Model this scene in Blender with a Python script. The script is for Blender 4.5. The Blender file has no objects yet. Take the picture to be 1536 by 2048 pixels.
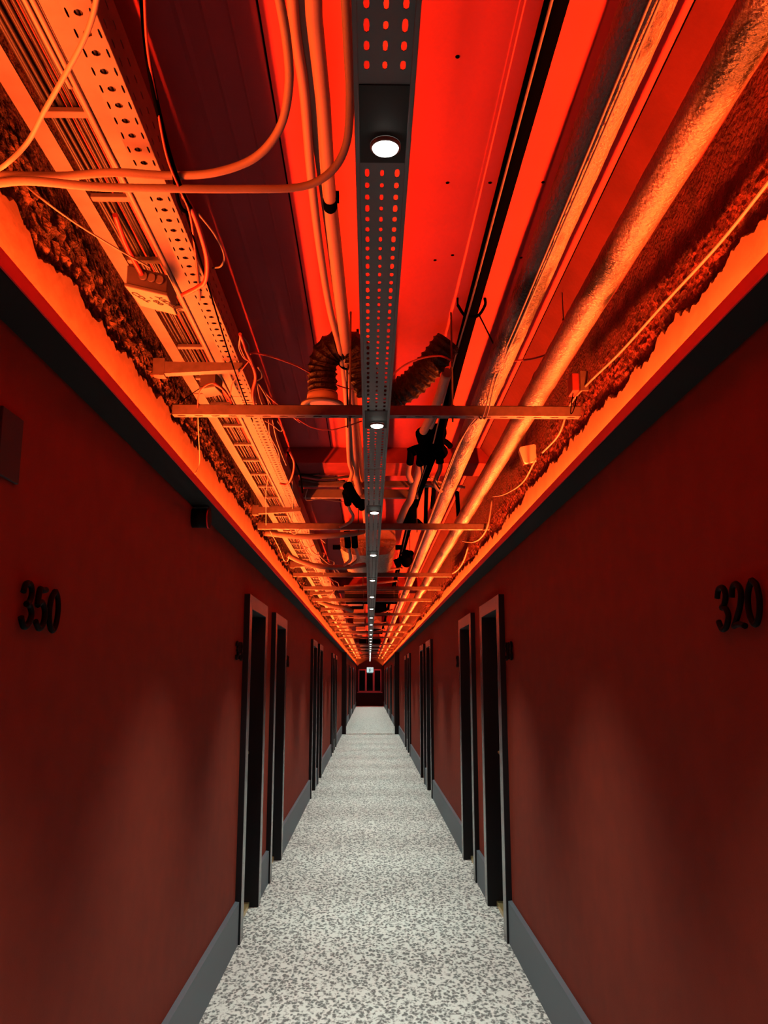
import bpy, bmesh, math, random
from mathutils import Vector, noise
random.seed(7)
C = bpy.context.scene.collection

# ------------------------------------------------------------------ camera, world, exposure
F, EYE = 1722.0, 1.55                     # focal length in pixels of the 1536x2048 frame, eye height
PITCH = math.atan((1358 - 1024) / F)
YAW = math.atan(29 * math.cos(PITCH) / F)
cd = bpy.data.cameras.new('camera')
cd.sensor_fit = 'VERTICAL'; cd.sensor_height = 36.0; cd.lens = F / 2048 * 36.0
cd.clip_start = 0.05; cd.clip_end = 200
cam = bpy.data.objects.new('camera', cd); C.objects.link(cam)
cam.location = (0, 0, EYE); cam.rotation_euler = (math.pi / 2 + PITCH, 0, -YAW)
sc = bpy.context.scene
sc.camera = cam
sc.view_settings.view_transform = 'Standard'; sc.view_settings.look = 'None'
sc.view_settings.exposure = 0.0; sc.view_settings.gamma = 1.0; sc.view_settings.use_curve_mapping = False
w = bpy.data.worlds.new('World'); sc.world = w; w.use_nodes = True
w.node_tree.nodes['Background'].inputs[0].default_value = (0.01, 0.012, 0.02, 1)
w.node_tree.nodes['Background'].inputs[1].default_value = 0.15
cy = sc.cycles
cy.use_denoising = True
cy.max_bounces = 6; cy.diffuse_bounces = 4; cy.glossy_bounces = 3; cy.transmission_bounces = 3; cy.transparent_max_bounces = 4
cy.sample_clamp_indirect = 4.0; cy.caustics_reflective = False; cy.caustics_refractive = False

LED_COL = (1.0, 0.105, 0.013); LED_PER_M = 40.0     # red cove strips, watts per metre
SPOT_COL = (0.86, 1.0, 0.88); SPOT_W = 190.0       # warm white downlights
SPOT_ANGLE, SPOT_BLEND = 85, 1.0

# ------------------------------------------------------------------ dimensions (metres)
XL, XR = -0.80, 0.862          # faces of the lower wall linings
BL, BR = -0.776, 0.838         # faces of the baseboards
LIPL, LIPR = -0.70, 0.76       # front lips of the light troughs
ULX, URX = -0.81, 0.865        # bare upper walls
ZT0, ZT1 = 2.314, 2.352        # trough underside, lip top
ZC = 3.05                      # concrete slab
Y0, Y1 = -1.6, 52.0
STRUTS = [3.36, 6.05, 8.95, 10.3, 11.85, 14.5, 17.3, 20.0, 22.7, 27.4, 30.6, 34.0, 38.0, 42.5, 47.0]
DOORS = [5.52, 7.08, 11.86, 13.44, 18.2, 19.78, 27.3, 28.9, 33.6, 35.2, 39.9, 41.5, 46.2, 47.8]
LIGHTS = [1.479 + 1.832 * k for k in range(27)]
TX0, TX1 = -0.031, 0.0755      # light track
TXC = 0.027
ORD = ['first', 'second', 'third', 'fourth', 'fifth', 'sixth', 'seventh', 'eighth', 'ninth', 'tenth', 'eleventh', 'twelfth',
       'thirteenth', 'fourteenth', 'fifteenth', 'sixteenth', 'seventeenth', 'eighteenth', 'nineteenth', 'twentieth',
       'twenty-first', 'twenty-second', 'twenty-third', 'twenty-fourth', 'twenty-fifth', 'twenty-sixth', 'twenty-seventh', 'twenty-eighth']

# where a pixel of the photograph meets a plane of the corridor
def ray(u, v):
    x, y, z = (u - 768) / F, -(v - 1024) / F, -1.0
    a = math.pi / 2 + PITCH; c, s = math.cos(a), math.sin(a)
    X, Y, Z = x, c * y - s * z, s * y + c * z
    c, s = math.cos(-YAW), math.sin(-YAW)
    return Vector((c * X - s * Y, s * X + c * Y, Z))
def at(axis, u, v, val):
    r = ray(u, v); o = Vector((0, 0, EYE))
    return o + r * ((val - o[axis]) / r[axis])
def AY(u, v, y): return at(1, u, v, y)
def AZ(u, v, z): return at(2, u, v, z)
def AX(u, v, x): return at(0, u, v, x)

# ------------------------------------------------------------------ materials
def mat(name, col, rough=0.6, metal=0.0, bump=None, var=None, emit=None, spec=0.5):
    m = bpy.data.materials.new(name); m.use_nodes = True
    nt = m.node_tree; b = nt.nodes['Principled BSDF']
    b.inputs['Base Color'].default_value = (*col, 1); b.inputs['Roughness'].default_value = rough
    b.inputs['Metallic'].default_value = metal
    b.inputs['Specular IOR Level'].default_value = spec
    tc = nt.nodes.new('ShaderNodeTexCoord')
    if var:                                   # (colour, scale, low, high): blotches of a second colour
        n = nt.nodes.new('ShaderNodeTexNoise'); n.inputs['Scale'].default_value = var[1]; n.inputs['Detail'].default_value = 6
        r = nt.nodes.new('ShaderNodeValToRGB')
        r.color_ramp.elements[0].position = var[2]; r.color_ramp.elements[0].color = (*col, 1)
        r.color_ramp.elements[1].position = var[3]; r.color_ramp.elements[1].color = (*var[0], 1)
        if len(var) > 4:
            mp = nt.nodes.new('ShaderNodeMapping'); mp.inputs['Scale'].default_value = var[4]
            nt.links.new(tc.outputs['Object'], mp.inputs['Vector']); nt.links.new(mp.outputs[0], n.inputs['Vector'])
        else:
            nt.links.new(tc.outputs['Object'], n.inputs['Vector'])
        nt.links.new(n.outputs['Fac'], r.inputs[0]); nt.links.new(r.outputs[0], b.inputs['Base Color'])
    if bump:                                  # (scale, strength, distance[, stretch])
        n = nt.nodes.new('ShaderNodeTexNoise'); n.inputs['Scale'].default_value = bump[0]; n.inputs['Detail'].default_value = 5
        k = nt.nodes.new('ShaderNodeBump'); k.inputs['Strength'].default_value = bump[1]; k.inputs['Distance'].default_value = bump[2]
        if len(bump) > 3:
            mp = nt.nodes.new('ShaderNodeMapping'); mp.inputs['Scale'].default_value = bump[3]
            nt.links.new(tc.outputs['Object'], mp.inputs['Vector']); nt.links.new(mp.outputs[0], n.inputs['Vector'])
        else:
            nt.links.new(tc.outputs['Object'], n.inputs['Vector'])
        nt.links.new(n.outputs['Fac'], k.inputs['Height']); nt.links.new(k.outputs[0], b.inputs['Normal'])
    if emit:
        b.inputs['Emission Color'].default_value = (*emit[0], 1); b.inputs['Emission Strength'].default_value = emit[1]
    return m

M = {}
M['wall'] = mat('terracotta_wall', (0.185, 0.0215, 0.008), 0.8, bump=(260, 0.25, 0.002), var=((0.16, 0.0185, 0.007), 9, 0.35, 0.7), spec=0.2)
M['trough'] = mat('red_painted_trim', (0.95, 0.024, 0.03), 0.6)
M['beam'] = mat('shaded_beam_concrete', (0.17, 0.018, 0.024), 0.9, var=((0.12, 0.012, 0.017), 6, 0.4, 0.7), spec=0.15)  # slab colour darkened to carry the shade on the beams
M['shade_haunch'] = mat('shaded_red_render', (0.085, 0.0085, 0.010), 0.9, bump=(50, 0.3, 0.006), var=((0.065, 0.006, 0.007), 5, 0.4, 0.7), spec=0.15)  # dim light of the right corner put into a darker red
M['under'] = mat('shaded_trough_underside', (0.012, 0.011, 0.012), 0.8, spec=0.2)  # black stands in for the shade beneath the trough
M['slab'] = mat('painted_concrete_slab', (0.38, 0.037, 0.046), 0.85, bump=(55, 0.12, 0.004), var=((0.335, 0.031, 0.039), 3.0, 0.35, 0.75), spec=0.2)
M['rough'] = mat('broken_masonry', (0.1008, 0.04368, 0.028), 0.95, bump=(85, 1.0, 0.02), var=((0.0224, 0.00952, 0.00728), 40, 0.35, 0.62), spec=0.2)
M['roughR'] = mat('scraped_render', (0.10, 0.014, 0.012), 0.95, bump=(70, 0.9, 0.015), var=((0.05, 0.007, 0.006), 14, 0.38, 0.66), spec=0.2)
M['coat'] = mat('smooth_plaster', (0.14, 0.07, 0.0476), 0.9, bump=(28, 0.25, 0.008), var=((0.112, 0.0532, 0.0336), 6, 0.45, 0.75), spec=0.2)
M['cable'] = mat('cream_cable_sheath', (0.135, 0.098, 0.09), 0.6)
M['hose'] = mat('cream_corrugated_hose', (0.125, 0.078, 0.07), 0.7, bump=(140, 0.2, 0.003))
M['redwire'] = mat('red_cable_sheath', (0.168, 0.0112, 0.00896), 0.5)
M['black'] = mat('black_insulation', (0.0008, 0.0008, 0.0011), 0.9, spec=0.0)
M['darkcable'] = mat('dark_cable_sheath', (0.016, 0.0105, 0.0095), 0.5, spec=0.25)
M['galv'] = mat('galvanised_steel', (0.070, 0.043, 0.049), 0.6, 0.1, var=((0.050, 0.029, 0.031), 24, 0.4, 0.75))
M['galvd'] = mat('dull_steel', (0.075, 0.043, 0.041), 0.6, 0.1, var=((0.052, 0.029, 0.026), 30, 0.4, 0.7))
M['foil'] = mat('foil_jacket', (0.20, 0.135, 0.12), 0.4, 0.4, bump=(70, 0.9, 0.014, (1.6, 1.0, 1.6)), var=((0.006, 0.005, 0.006), 3.2, 0.545, 0.62, (3.0, 0.7, 3.0)))
M['foil2'] = mat('woven_foil_jacket', (0.135, 0.092, 0.082), 0.4, 0.4, bump=(95, 0.8, 0.010, (1, 1.3, 1)), var=((0.006, 0.006, 0.007), 2.6, 0.535, 0.615, (3.0, 0.6, 3.0)))
M['crinkle'] = mat('crinkled_foil', (0.168, 0.1176, 0.0896), 0.35, 0.5, bump=(38, 1.0, 0.03))
M['pipe'] = mat('cream_plastic_pipe', (0.215, 0.118, 0.10), 0.65, var=((0.175, 0.092, 0.075), 60, 0.4, 0.7, (1, 0.03, 1)))
M['duct'] = mat('dark_foil_duct', (0.0075, 0.0017, 0.003), 0.5, 0.0, bump=(40, 1.0, 0.014), spec=0.16)
M['cover'] = mat('pale_square_cover', (0.75, 0.50, 0.42), 0.6)
M['collar'] = mat('pale_duct_collar', (0.32, 0.19, 0.16), 0.6)
M['track'] = mat('dark_grey_powder_coat', (0.078, 0.094, 0.104), 0.55, bump=(300, 0.1, 0.001))
M['module'] = mat('black_lamp_module', (0.008, 0.008, 0.008), 0.6, spec=0.2)
M['frame'] = mat('grey_metal_door_frame', (0.14, 0.14, 0.148), 0.27, 0.0)
M['leaf'] = mat('black_door_leaf', (0.007, 0.0075, 0.010), 0.55, spec=0.25)
M['base'] = mat('grey_baseboard_paint', (0.086, 0.112, 0.138), 0.6, bump=(160, 0.15, 0.001))
M['brass'] = mat('brass', (0.72, 0.52, 0.24), 0.35, 0.8)
M['plate'] = mat('pale_plastic', (0.080, 0.056, 0.058), 0.6)
M['ink'] = mat('black_marker_ink', (0.006, 0.003, 0.003), 0.8, spec=0.1)
M['number'] = mat('black_metal_numeral', (0.003, 0.003, 0.004), 0.7, spec=0.1)
M['pink'] = mat('mauve_window_frame', (0.50, 0.20, 0.29), 0.5)
M['endwall'] = mat('dark_end_wall', (0.018, 0.009, 0.013), 0.8)
M['brownstrip'] = mat('brown_floor_strip', (0.16, 0.11, 0.085), 0.6)
M['bulb'] = mat('lit_lamp_lens', (1, 1, 1), 0.4, emit=((1.0, 0.95, 0.82), 12.0))
M['tape'] = mat('lit_led_tape', (1, 0.4, 0.3), 0.5, emit=(LED_COL, 2.5))
M['exit'] = mat('lit_exit_panel', (0.6, 0.9, 0.9), 0.4, emit=((0.42, 0.86, 0.86), 0.8))
M['exitmark'] = mat('exit_pictogram', (0.05, 0.3, 0.32), 0.5)

def glass_mat():
    m = bpy.data.materials.new('dark_window_glass'); m.use_nodes = True
    b = m.node_tree.nodes['Principled BSDF']
    b.inputs['Base Color'].default_value = (0.01, 0.012, 0.014, 1); b.inputs['Roughness'].default_value = 0.05
    b.inputs['Transmission Weight'].default_value = 0.6
    return m
M['glass'] = glass_mat()

def carpet_mat():
    m = bpy.data.materials.new('leopard_carpet'); m.use_nodes = True
    nt = m.node_tree; b = nt.nodes['Principled BSDF']; N = nt.nodes.new; L = nt.links.new
    b.inputs['Roughness'].default_value = 0.95; b.inputs['Specular IOR Level'].default_value = 0.1
    tc0 = N('ShaderNodeTexCoord')
    mpp = N('ShaderNodeMapping'); mpp.inputs['Scale'].default_value = (1.0, 0.58, 1.0); L(tc0.outputs['Object'], mpp.inputs['Vector'])
    class tc: outputs = {'Object': mpp.outputs[0]}
    nz = N('ShaderNodeTexNoise'); nz.inputs['Scale'].default_value = 34; nz.inputs['Detail'].default_value = 2
    mixv = N('ShaderNodeMix'); mixv.data_type = 'RGBA'; mixv.blend_type = 'LINEAR_LIGHT'; mixv.inputs['Factor'].default_value = 0.022
    L(tc.outputs['Object'], nz.inputs['Vector']); L(tc.outputs['Object'], mixv.inputs[6]); L(nz.outputs['Color'], mixv.inputs[7])
    vo = N('ShaderNodeTexVoronoi'); vo.feature = 'F1'; vo.inputs['Scale'].default_value = 46; vo.inputs['Randomness'].default_value = 0.85
    L(mixv.outputs[2], vo.inputs['Vector'])
    n2 = N('ShaderNodeTexNoise'); n2.inputs['Scale'].default_value = 66; n2.inputs['Detail'].default_value = 3
    L(tc.outputs['Object'], n2.inputs['Vector'])
    ad = N('ShaderNodeMath'); ad.operation = 'MULTIPLY_ADD'; ad.inputs[1].default_value = 0.62; L(n2.outputs['Fac'], ad.inputs[0]); L(vo.outputs['Distance'], ad.inputs[2])
    r = N('ShaderNodeValToRGB')
    e = r.color_ramp.elements
    e[0].position = 0.62; e[0].color = (0.18, 0.183, 0.182, 1)
    e[1].position = 0.95; e[1].color = (0.78, 0.785, 0.755, 1)
    L(ad.outputs[0], r.inputs[0])
    n3 = N('ShaderNodeTexNoise'); n3.inputs['Scale'].default_value = 420; L(tc.outputs['Object'], n3.inputs['Vector'])
    mx = N('ShaderNodeMix'); mx.data_type = 'RGBA'; mx.blend_type = 'MULTIPLY'; mx.inputs['Factor'].default_value = 0.35
    L(r.outputs[0], mx.inputs[6]); L(n3.outputs['Fac'], mx.inputs[7]); L(mx.outputs[2], b.inputs['Base Color'])
    k = N('ShaderNodeBump'); k.inputs['Strength'].default_value = 0.4; k.inputs['Distance'].default_value = 0.003
    L(n3.outputs['Fac'], k.inputs['Height']); L(k.outputs[0], b.inputs['Normal'])
    return m
M['carpet'] = carpet_mat()

# ------------------------------------------------------------------ mesh helpers
class MB:
    def __init__(s): s.v = []; s.f = []
    def quad(s, a, b, c, d):
        n = len(s.v); s.v += [tuple(a), tuple(b), tuple(c), tuple(d)]; s.f.append((n, n + 1, n + 2, n + 3)); return s
    def box(s, x0, x1, y0, y1, z0, z1):
        n = len(s.v)
        s.v += [(x0, y0, z0), (x1, y0, z0), (x1, y1, z0), (x0, y1, z0), (x0, y0, z1), (x1, y0, z1), (x1, y1, z1), (x0, y1, z1)]
        for q in ((0, 3, 2, 1), (4, 5, 6, 7), (0, 1, 5, 4), (1, 2, 6, 5), (2, 3, 7, 6), (3, 0, 4, 7)):
            s.f.append(tuple(n + i for i in q))
        return s
    def hexa(s, lo, hi):                      # eight corners: four below, four above
        n = len(s.v); s.v += [tuple(p) for p in lo] + [tuple(p) for p in hi]
        for q in ((0, 3, 2, 1), (4, 5, 6, 7), (0, 1, 5, 4), (1, 2, 6, 5), (2, 3, 7, 6), (3, 0, 4, 7)):
            s.f.append(tuple(n + i for i in q))
        return s
    def prism_y(s, poly, y0, y1):             # polygon in x, z swept along y
        n = len(s.v); k = len(poly)
        s.v += [(x, y0, z) for x, z in poly] + [(x, y1, z) for x, z in poly]
        s.f.append(tuple(range(n, n + k))); s.f.append(tuple(range(n + 2 * k - 1, n + k - 1, -1)))
        for i in range(k):
            j = (i + 1) % k; s.f.append((n + i, n + k + i, n + k + j, n + j))
        return s
    def tube(s, pts, r, seg=8, rf=None):
        pts = [Vector(p) for p in pts]; m = len(pts)
        t0 = (pts[1] - pts[0]).normalized()
        u = t0.orthogonal().normalized(); n0 = len(s.v)
        for i, p in enumerate(pts):
            t = (pts[min(i + 1, m - 1)] - pts[max(i - 1, 0)]).normalized()
            u = (u - t * u.dot(t)); u = u.normalized() if u.length > 1e-6 else t.orthogonal().normalized()
            b = t.cross(u)
            for j in range(seg):
                a = 2 * math.pi * j / seg
                rr = (rf(i, j, p) if rf else 1.0) * (r[i] if isinstance(r, (list, tuple)) else r)
                s.v.append(tuple(p + (u * math.cos(a) + b * math.sin(a)) * rr))
        for i in range(m - 1):
            for j in range(seg):
                k = (j + 1) % seg
                s.f.append((n0 + i * seg + j, n0 + i * seg + k, n0 + (i + 1) * seg + k, n0 + (i + 1) * seg + j))
        s.f.append(tuple(n0 + j for j in range(seg - 1, -1, -1)))
        s.f.append(tuple(n0 + (m - 1) * seg + j for j in range(seg)))
        return s
    def build(s, name, m, parent=None, smooth=False, bevel=0.0):
        me = bpy.data.meshes.new(name); me.from_pydata(s.v, [], s.f); me.update()
        if smooth:
            for p in me.polygons: p.use_smooth = len(p.vertices) == 4
        o = bpy.data.objects.new(name, me); C.objects.link(o)
        if m: me.materials.append(m)
        if parent: o.parent = parent
        if bevel:
            bv = o.modifiers.new('bevel', 'BEVEL'); bv.width = bevel; bv.segments = 2; bv.limit_method = 'ANGLE'
        return o

def tag(o, label, cat=None, group=None, kind=None):
    o['label'] = label
    if cat: o['category'] = cat
    if group: o['group'] = group
    if kind: o['kind'] = kind
    return o
def struct(o, label, cat): return tag(o, label, cat, None, 'structure')
def thing(name, loc, label, cat, group=None, kind=None):
    o = bpy.data.objects.new(name, None); C.objects.link(o); o.empty_display_size = 0.05
    o.location = loc; tag(o, label, cat, group, kind); return o
def dup(root, loc, label=None, group=None):
    r = root.copy(); C.objects.link(r); r.location = loc
    if label: r['label'] = label
    if group: r['group'] = group
    for ch in list(root.children):
        c = ch.copy(); C.objects.link(c); c.parent = r
        if ch.type == 'LIGHT': c.data = ch.data
        for g in list(ch.children):
            d = g.copy(); C.objects.link(d); d.parent = c
    return r
def smooth_path(pts, n=8):
    pts = [Vector(p) for p in pts]
    if len(pts) < 3: return pts
    P = [pts[0] * 2 - pts[1]] + pts + [pts[-1] * 2 - pts[-2]]; out = []
    for i in range(1, len(P) - 2):
        a, b, c, d = P[i - 1], P[i], P[i + 1], P[i + 2]
        for k in range(n):
            t = k / n
            out.append(0.5 * ((2 * b) + (c - a) * t + (2 * a - 5 * b + 4 * c - d) * t * t + (3 * b - a - 3 * c + d) * t ** 3))
    out.append(pts[-1]); return out
def cable(name, pts, r, m, label, cat='cable', group=None, seg=8, n=8, parent=None):
    o = MB().tube(smooth_path(pts, n), r, seg).build(name, m, parent, True)
    if parent is None: tag(o, label, cat, group)
    return o
def fbm(x, y, z=0.0, o=4):
    return noise.fractal(Vector((x, y, z)), 1.0, 2.0, o)

# ------------------------------------------------------------------ the setting
def cut_spans():
    s = []; y = Y0
    for d in DOORS:
        s.append((y, d)); y = d + 0.98
    s.append((y, Y1)); return s
b = MB(); b.box(-1.05, 1.12, Y0, Y1, -0.05, 0.0)
struct(b.build('floor', M['carpet']), 'pale grey leopard spotted carpet running down the corridor', 'floor')
for side, x, out in (('left', XL, -1), ('right', XR, 1)):
    b = MB()
    for y0, y1 in cut_spans():
        b.box(min(x, x + out * 0.16), max(x, x + out * 0.16), y0, y1, 0, ZT0)
    for d in DOORS:
        b.box(min(x, x + out * 0.16), max(x, x + out * 0.16), d, d + 0.98, 2.085, ZT0)
    struct(b.build('wall_' + side, M['wall']), 'terracotta painted %s corridor wall between the black doors' % side, 'wall')
    bx = BL if side == 'left' else BR
    b = MB()
    for y0, y1 in cut_spans():
        b.hexa([(x, y0, 0), (bx, y0, 0), (bx, y1, 0), (x, y1, 0)], [(x, y0, 0.2425), (bx - out * 0.0, y0, 0.239), (bx, y1, 0.239), (x, y1, 0.2425)])
    struct(b.build('baseboard_' + side, M['base']), 'tall grey baseboard along the foot of the %s wall' % side, 'baseboard')
    # light trough: underside plate and upright lip
    lip = LIPL if side == 'left' else LIPR
    ux = ULX if side == 'left' else URX
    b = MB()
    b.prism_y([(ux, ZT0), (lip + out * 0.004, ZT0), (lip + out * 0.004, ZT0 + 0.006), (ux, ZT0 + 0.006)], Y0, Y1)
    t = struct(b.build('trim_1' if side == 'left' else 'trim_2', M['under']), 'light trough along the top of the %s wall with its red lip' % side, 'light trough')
    MB().prism_y([(lip + out * 0.004, ZT0 + 0.003), (lip, ZT0 + 0.003), (lip, ZT1), (lip + out * 0.006, ZT1), (lip + out * 0.006, ZT0 + 0.006), (lip + out * 0.004, ZT0 + 0.006)], Y0, Y1).build('trough_lip', M['trough'], t)

# bare upper walls: rough masonry above, a coat of plaster with a broken upper edge below
def edge_left(y): return 2.585 + 0.05 * fbm(y * 0.9, 3.1) + 0.035 * fbm(y * 6, 8.7) + 0.012 * fbm(y * 30, 1.7)
def edge_right(y): return 2.53 + 0.035 * fbm(y * 0.8, 13.1) + 0.028 * fbm(y * 8, 18.7) + 0.014 * fbm(y * 34, 11.7)
def upper_wall(side):
    x = ULX if side == 'left' else URX; inn = 1 if side == 'left' else -1
    edge = edge_left if side == 'left' else edge_right
    ys = []; y = 0.6
    while y < 9.0: ys.append(y); y += 0.014
    while y < 16: ys.append(y); y += 0.05
    ys = [Y0] + ys + [17 + 0.7 * k for k in range(51)]
    zs = [2.32 + (ZC - 2.32) * k / 54 for k in range(55)]
    b = MB()
    for y in ys:
        for z in zs:
            d = z - edge(y)
            amp = (0.022 if side == 'left' else 0.009) * max(0.0, min(1.0, 1.25 - abs(d - 0.07) / 0.13))
            h = amp * abs(fbm(y * 26, z * 26, 2.0, 3)) * 1.4 + 0.004 * fbm(y * 4, z * 4, 5)
            b.v.append((x + inn * max(-0.01, min(0.026, h - 0.004)), y, z))
    nz = len(zs)
    for i in range(len(ys) - 1):
        for j in range(nz - 1):
            q = (i * nz + j, (i + 1) * nz + j, (i + 1) * nz + j + 1, i * nz + j + 1)
            b.f.append(q if inn < 0 else q[::-1])
    o = b.build('wall_upper_' + side, M['rough'] if side == 'left' else M['roughR'])
    struct(o, 'bare rough masonry above the %s light trough' % side, 'wall')
    b = MB(); n = 0
    ys2 = [Y0 + 0.01]; y = 0.5
    while y < 12: ys2.append(y); y += 0.008
    while y < Y1: ys2.append(y); y += 0.1
    xf, xb = x + inn * 0.017, x
    for y in ys2:
        e = edge(y); b.v += [(xf, y, 2.32), (xf, y, e - 0.006), (xf - inn * 0.006, y, e), (xb, y, e + 0.002)]
    for i in range(len(ys2) - 1):
        for j in range(3):
            q = (i * 4 + j, (i + 1) * 4 + j, (i + 1) * 4 + j + 1, i * 4 + j + 1)
            b.f.append(q if inn < 0 else q[::-1])
    c = b.build('plaster_coat', M['coat'], o); c['label'] = 'smooth plaster with a broken upper edge'
    # back of the wall so that it has depth
    k = MB().box(min(x - inn * 0.12, x - inn * 0.02), max(x - inn * 0.12, x - inn * 0.02), Y0, Y1, ZT0, ZC).build('wall_core', M['roughR'], o)
    return o
upper_wall('left'); upper_wall('right')

b = MB(); b.box(-0.98, 1.03, Y0, Y1, ZC, ZC + 0.12)
slab = struct(b.build('ceiling', M['slab']), 'bare red lit concrete slab above the services', 'ceiling')
b = MB()
for xx in (-0.258,): b.box(xx - 0.0022, xx + 0.0022, Y0, Y1, ZC - 0.0018, ZC + 0.001)
b.build('formwork_joint', M['black'], slab)
b = MB().prism_y([(0.727, ZC + 0.001), (0.90, ZC + 0.001), (0.90, 2.90), (0.862, 2.90)], Y0, Y1)  # added wedge whose dark colour imitates the dimly lit strip
b.build('shade_haunch', M['shade_haunch'], slab)
b = MB().box(0.7255, 0.729, Y0, Y1, ZC - 0.002, ZC + 0.001).build('formwork_joint', M['black'], slab)
# thin ridges shaped to draw streaks of light on the left half of the slab
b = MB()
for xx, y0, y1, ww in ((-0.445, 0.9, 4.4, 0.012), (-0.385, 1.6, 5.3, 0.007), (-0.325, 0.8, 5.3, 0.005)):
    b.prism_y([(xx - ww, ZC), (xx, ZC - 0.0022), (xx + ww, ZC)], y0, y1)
b.build('light_streak_ridge', M['slab'], slab)
# small anchor holes in the slab
for u, v in ((915, 113), (895, 365), (980, 365), (1086, 364), (905, 510), (870, 520), (870, 683), (1042, 515)):
    p = AZ(u, v, ZC); MB().tube([(p.x, p.y, ZC - 0.002), (p.x, p.y, ZC + 0.004)], 0.0055, 8).build('anchor_hole', M['black'], slab)
# downstand beams
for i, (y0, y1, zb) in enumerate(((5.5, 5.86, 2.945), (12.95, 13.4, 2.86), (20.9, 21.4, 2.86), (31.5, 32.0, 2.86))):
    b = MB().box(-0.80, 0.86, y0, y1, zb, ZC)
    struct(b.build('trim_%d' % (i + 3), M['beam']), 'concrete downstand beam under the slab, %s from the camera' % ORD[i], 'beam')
# fire door portal: two black posts and a floor strip
for i, (xa, xb) in enumerate(((XL, LIPL + 0.03), (LIPR - 0.03, XR))):
    b = MB().box(xa, xb, 25.3, 25.62, 0, ZT0)
    struct(b.build('trim_%d' % (i + 7), M['leaf']), 'black portal post standing against the %s wall halfway down the corridor' % ('left', 'right')[i], 'post')
b = MB().box(LIPL + 0.03, LIPR - 0.03, 25.4, 25.56, 0, 0.004)
tag(b.build('floor_strip', M['brownstrip']), 'brown carpet joint strip between the two black portal posts', 'floor strip')
# far end wall with its window
b = MB()
wx0, wx1, wz0, wz1 = -0.66, 0.70, 0.80, 2.12
b.box(-1.0, wx0, Y1, Y1 + 0.2, 0, ZC); b.box(wx1, 1.1, Y1, Y1 + 0.2, 0, ZC)
b.box(wx0, wx1, Y1, Y1 + 0.2, 0, wz0); b.box(wx0, wx1, Y1, Y1 + 0.2, wz1, ZC)
struct(b.build('wall_end', M['endwall']), 'dark wall closing the far end of the corridor', 'wall')
win = thing('window_1', (0.02, Y1, wz0), 'mauve framed three part window in the far end wall', 'window', kind='structure')
def child(name, mb, m, par, smooth=False, bevel=0.0):
    o = mb.build(name, m, par, smooth, bevel)
    o.matrix_parent_inverse = par.matrix_world.inverted() if False else o.matrix_parent_inverse
    return o
def shift(mb, d):
    mb.v = [(x - d[0], y - d[1], z - d[2]) for x, y, z in mb.v]; return mb
def part(name, mb, m, par, smooth=False, bevel=0.0):          # geometry given in world space
    return shift(mb, par.location).build(name, m, par, smooth, bevel)
b = MB()
for xa, xb in ((wx0, wx0 + 0.05), (wx1 - 0.05, wx1)): b.box(xa, xb, Y1 - 0.03, Y1 + 0.06, wz0, wz1)
b.box(wx0, wx1, Y1 - 0.03, Y1 + 0.06, wz1 - 0.07, wz1); b.box(wx0, wx1, Y1 - 0.03, Y1 + 0.06, wz0, wz0 + 0.06)
part('window_frame', b, M['pink'], win)
for xm in (-0.21, 0.25): part('mullion', MB().box(xm - 0.055, xm + 0.055, Y1 - 0.035, Y1 + 0.05, wz0 + 0.06, wz1 - 0.07), M['pink'], win)
part('window_sill', MB().box(wx0 - 0.06, wx1 + 0.06, Y1 - 0.10, Y1 + 0.02, wz0 - 0.05, wz0), M['pink'], win)
part('pane', MB().box(wx0 + 0.05, wx1 - 0.05, Y1 + 0.02, Y1 + 0.03, wz0 + 0.06, wz1 - 0.07), M['glass'], win)

# ------------------------------------------------------------------ doors
def make_door(side):
    s = 1 if side == 'left' else -1             # geometry for the left wall, mirrored for the right
    root = bpy.data.objects.new('door_1', None); C.objects.link(root); root.empty_display_size = 0.1
    fr = 0.037                                  # frame stands proud of the wall
    def B(x0, x1, *r): return (min(s * x0, s * x1), max(s * x0, s * x1)) + r
    b = MB()
    b.box(*B(-0.16, fr, 0.0, 0.115, 0, 2.085)); b.box(*B(-0.16, fr, 0.865, 0.98, 0, 2.085)); b.box(*B(-0.16, fr, 0.115, 0.865, 1.998, 2.085))
    b.build('door_frame', M['frame'], root, bevel=0.002)
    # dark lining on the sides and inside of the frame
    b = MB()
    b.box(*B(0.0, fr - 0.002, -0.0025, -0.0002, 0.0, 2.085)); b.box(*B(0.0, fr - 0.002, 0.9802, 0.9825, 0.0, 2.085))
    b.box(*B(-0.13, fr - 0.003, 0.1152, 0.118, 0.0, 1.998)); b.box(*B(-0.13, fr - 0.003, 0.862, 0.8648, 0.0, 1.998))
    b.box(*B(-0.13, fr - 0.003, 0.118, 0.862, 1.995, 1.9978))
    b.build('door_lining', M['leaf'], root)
    leaf = MB().box(*B(-0.155, -0.112, 0.118, 0.862, 0.012, 1.995)).build('door_leaf', M['leaf'], root)
    MB().box(*B(-0.112, -0.026, 0.118, 0.862, 0.0, 0.034)).build('threshold', M['brass'], root, bevel=0.003)
    h = MB()
    h.tube([(s * -0.112, 0.79, 1.04), (s * -0.104, 0.79, 1.04)], 0.026, 16)
    h.tube([(s * -0.106, 0.79, 1.04), (s * -0.058, 0.79, 1.04)], 0.010, 10)
    h.tube(smooth_path([(s * -0.060, 0.795, 1.04), (s * -0.056, 0.75, 1.04), (s * -0.056, 0.67, 1.038)], 5), 0.010, 10)
    h.build('door_handle', M['brass'], leaf, True)
    return root
n = 1
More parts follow.
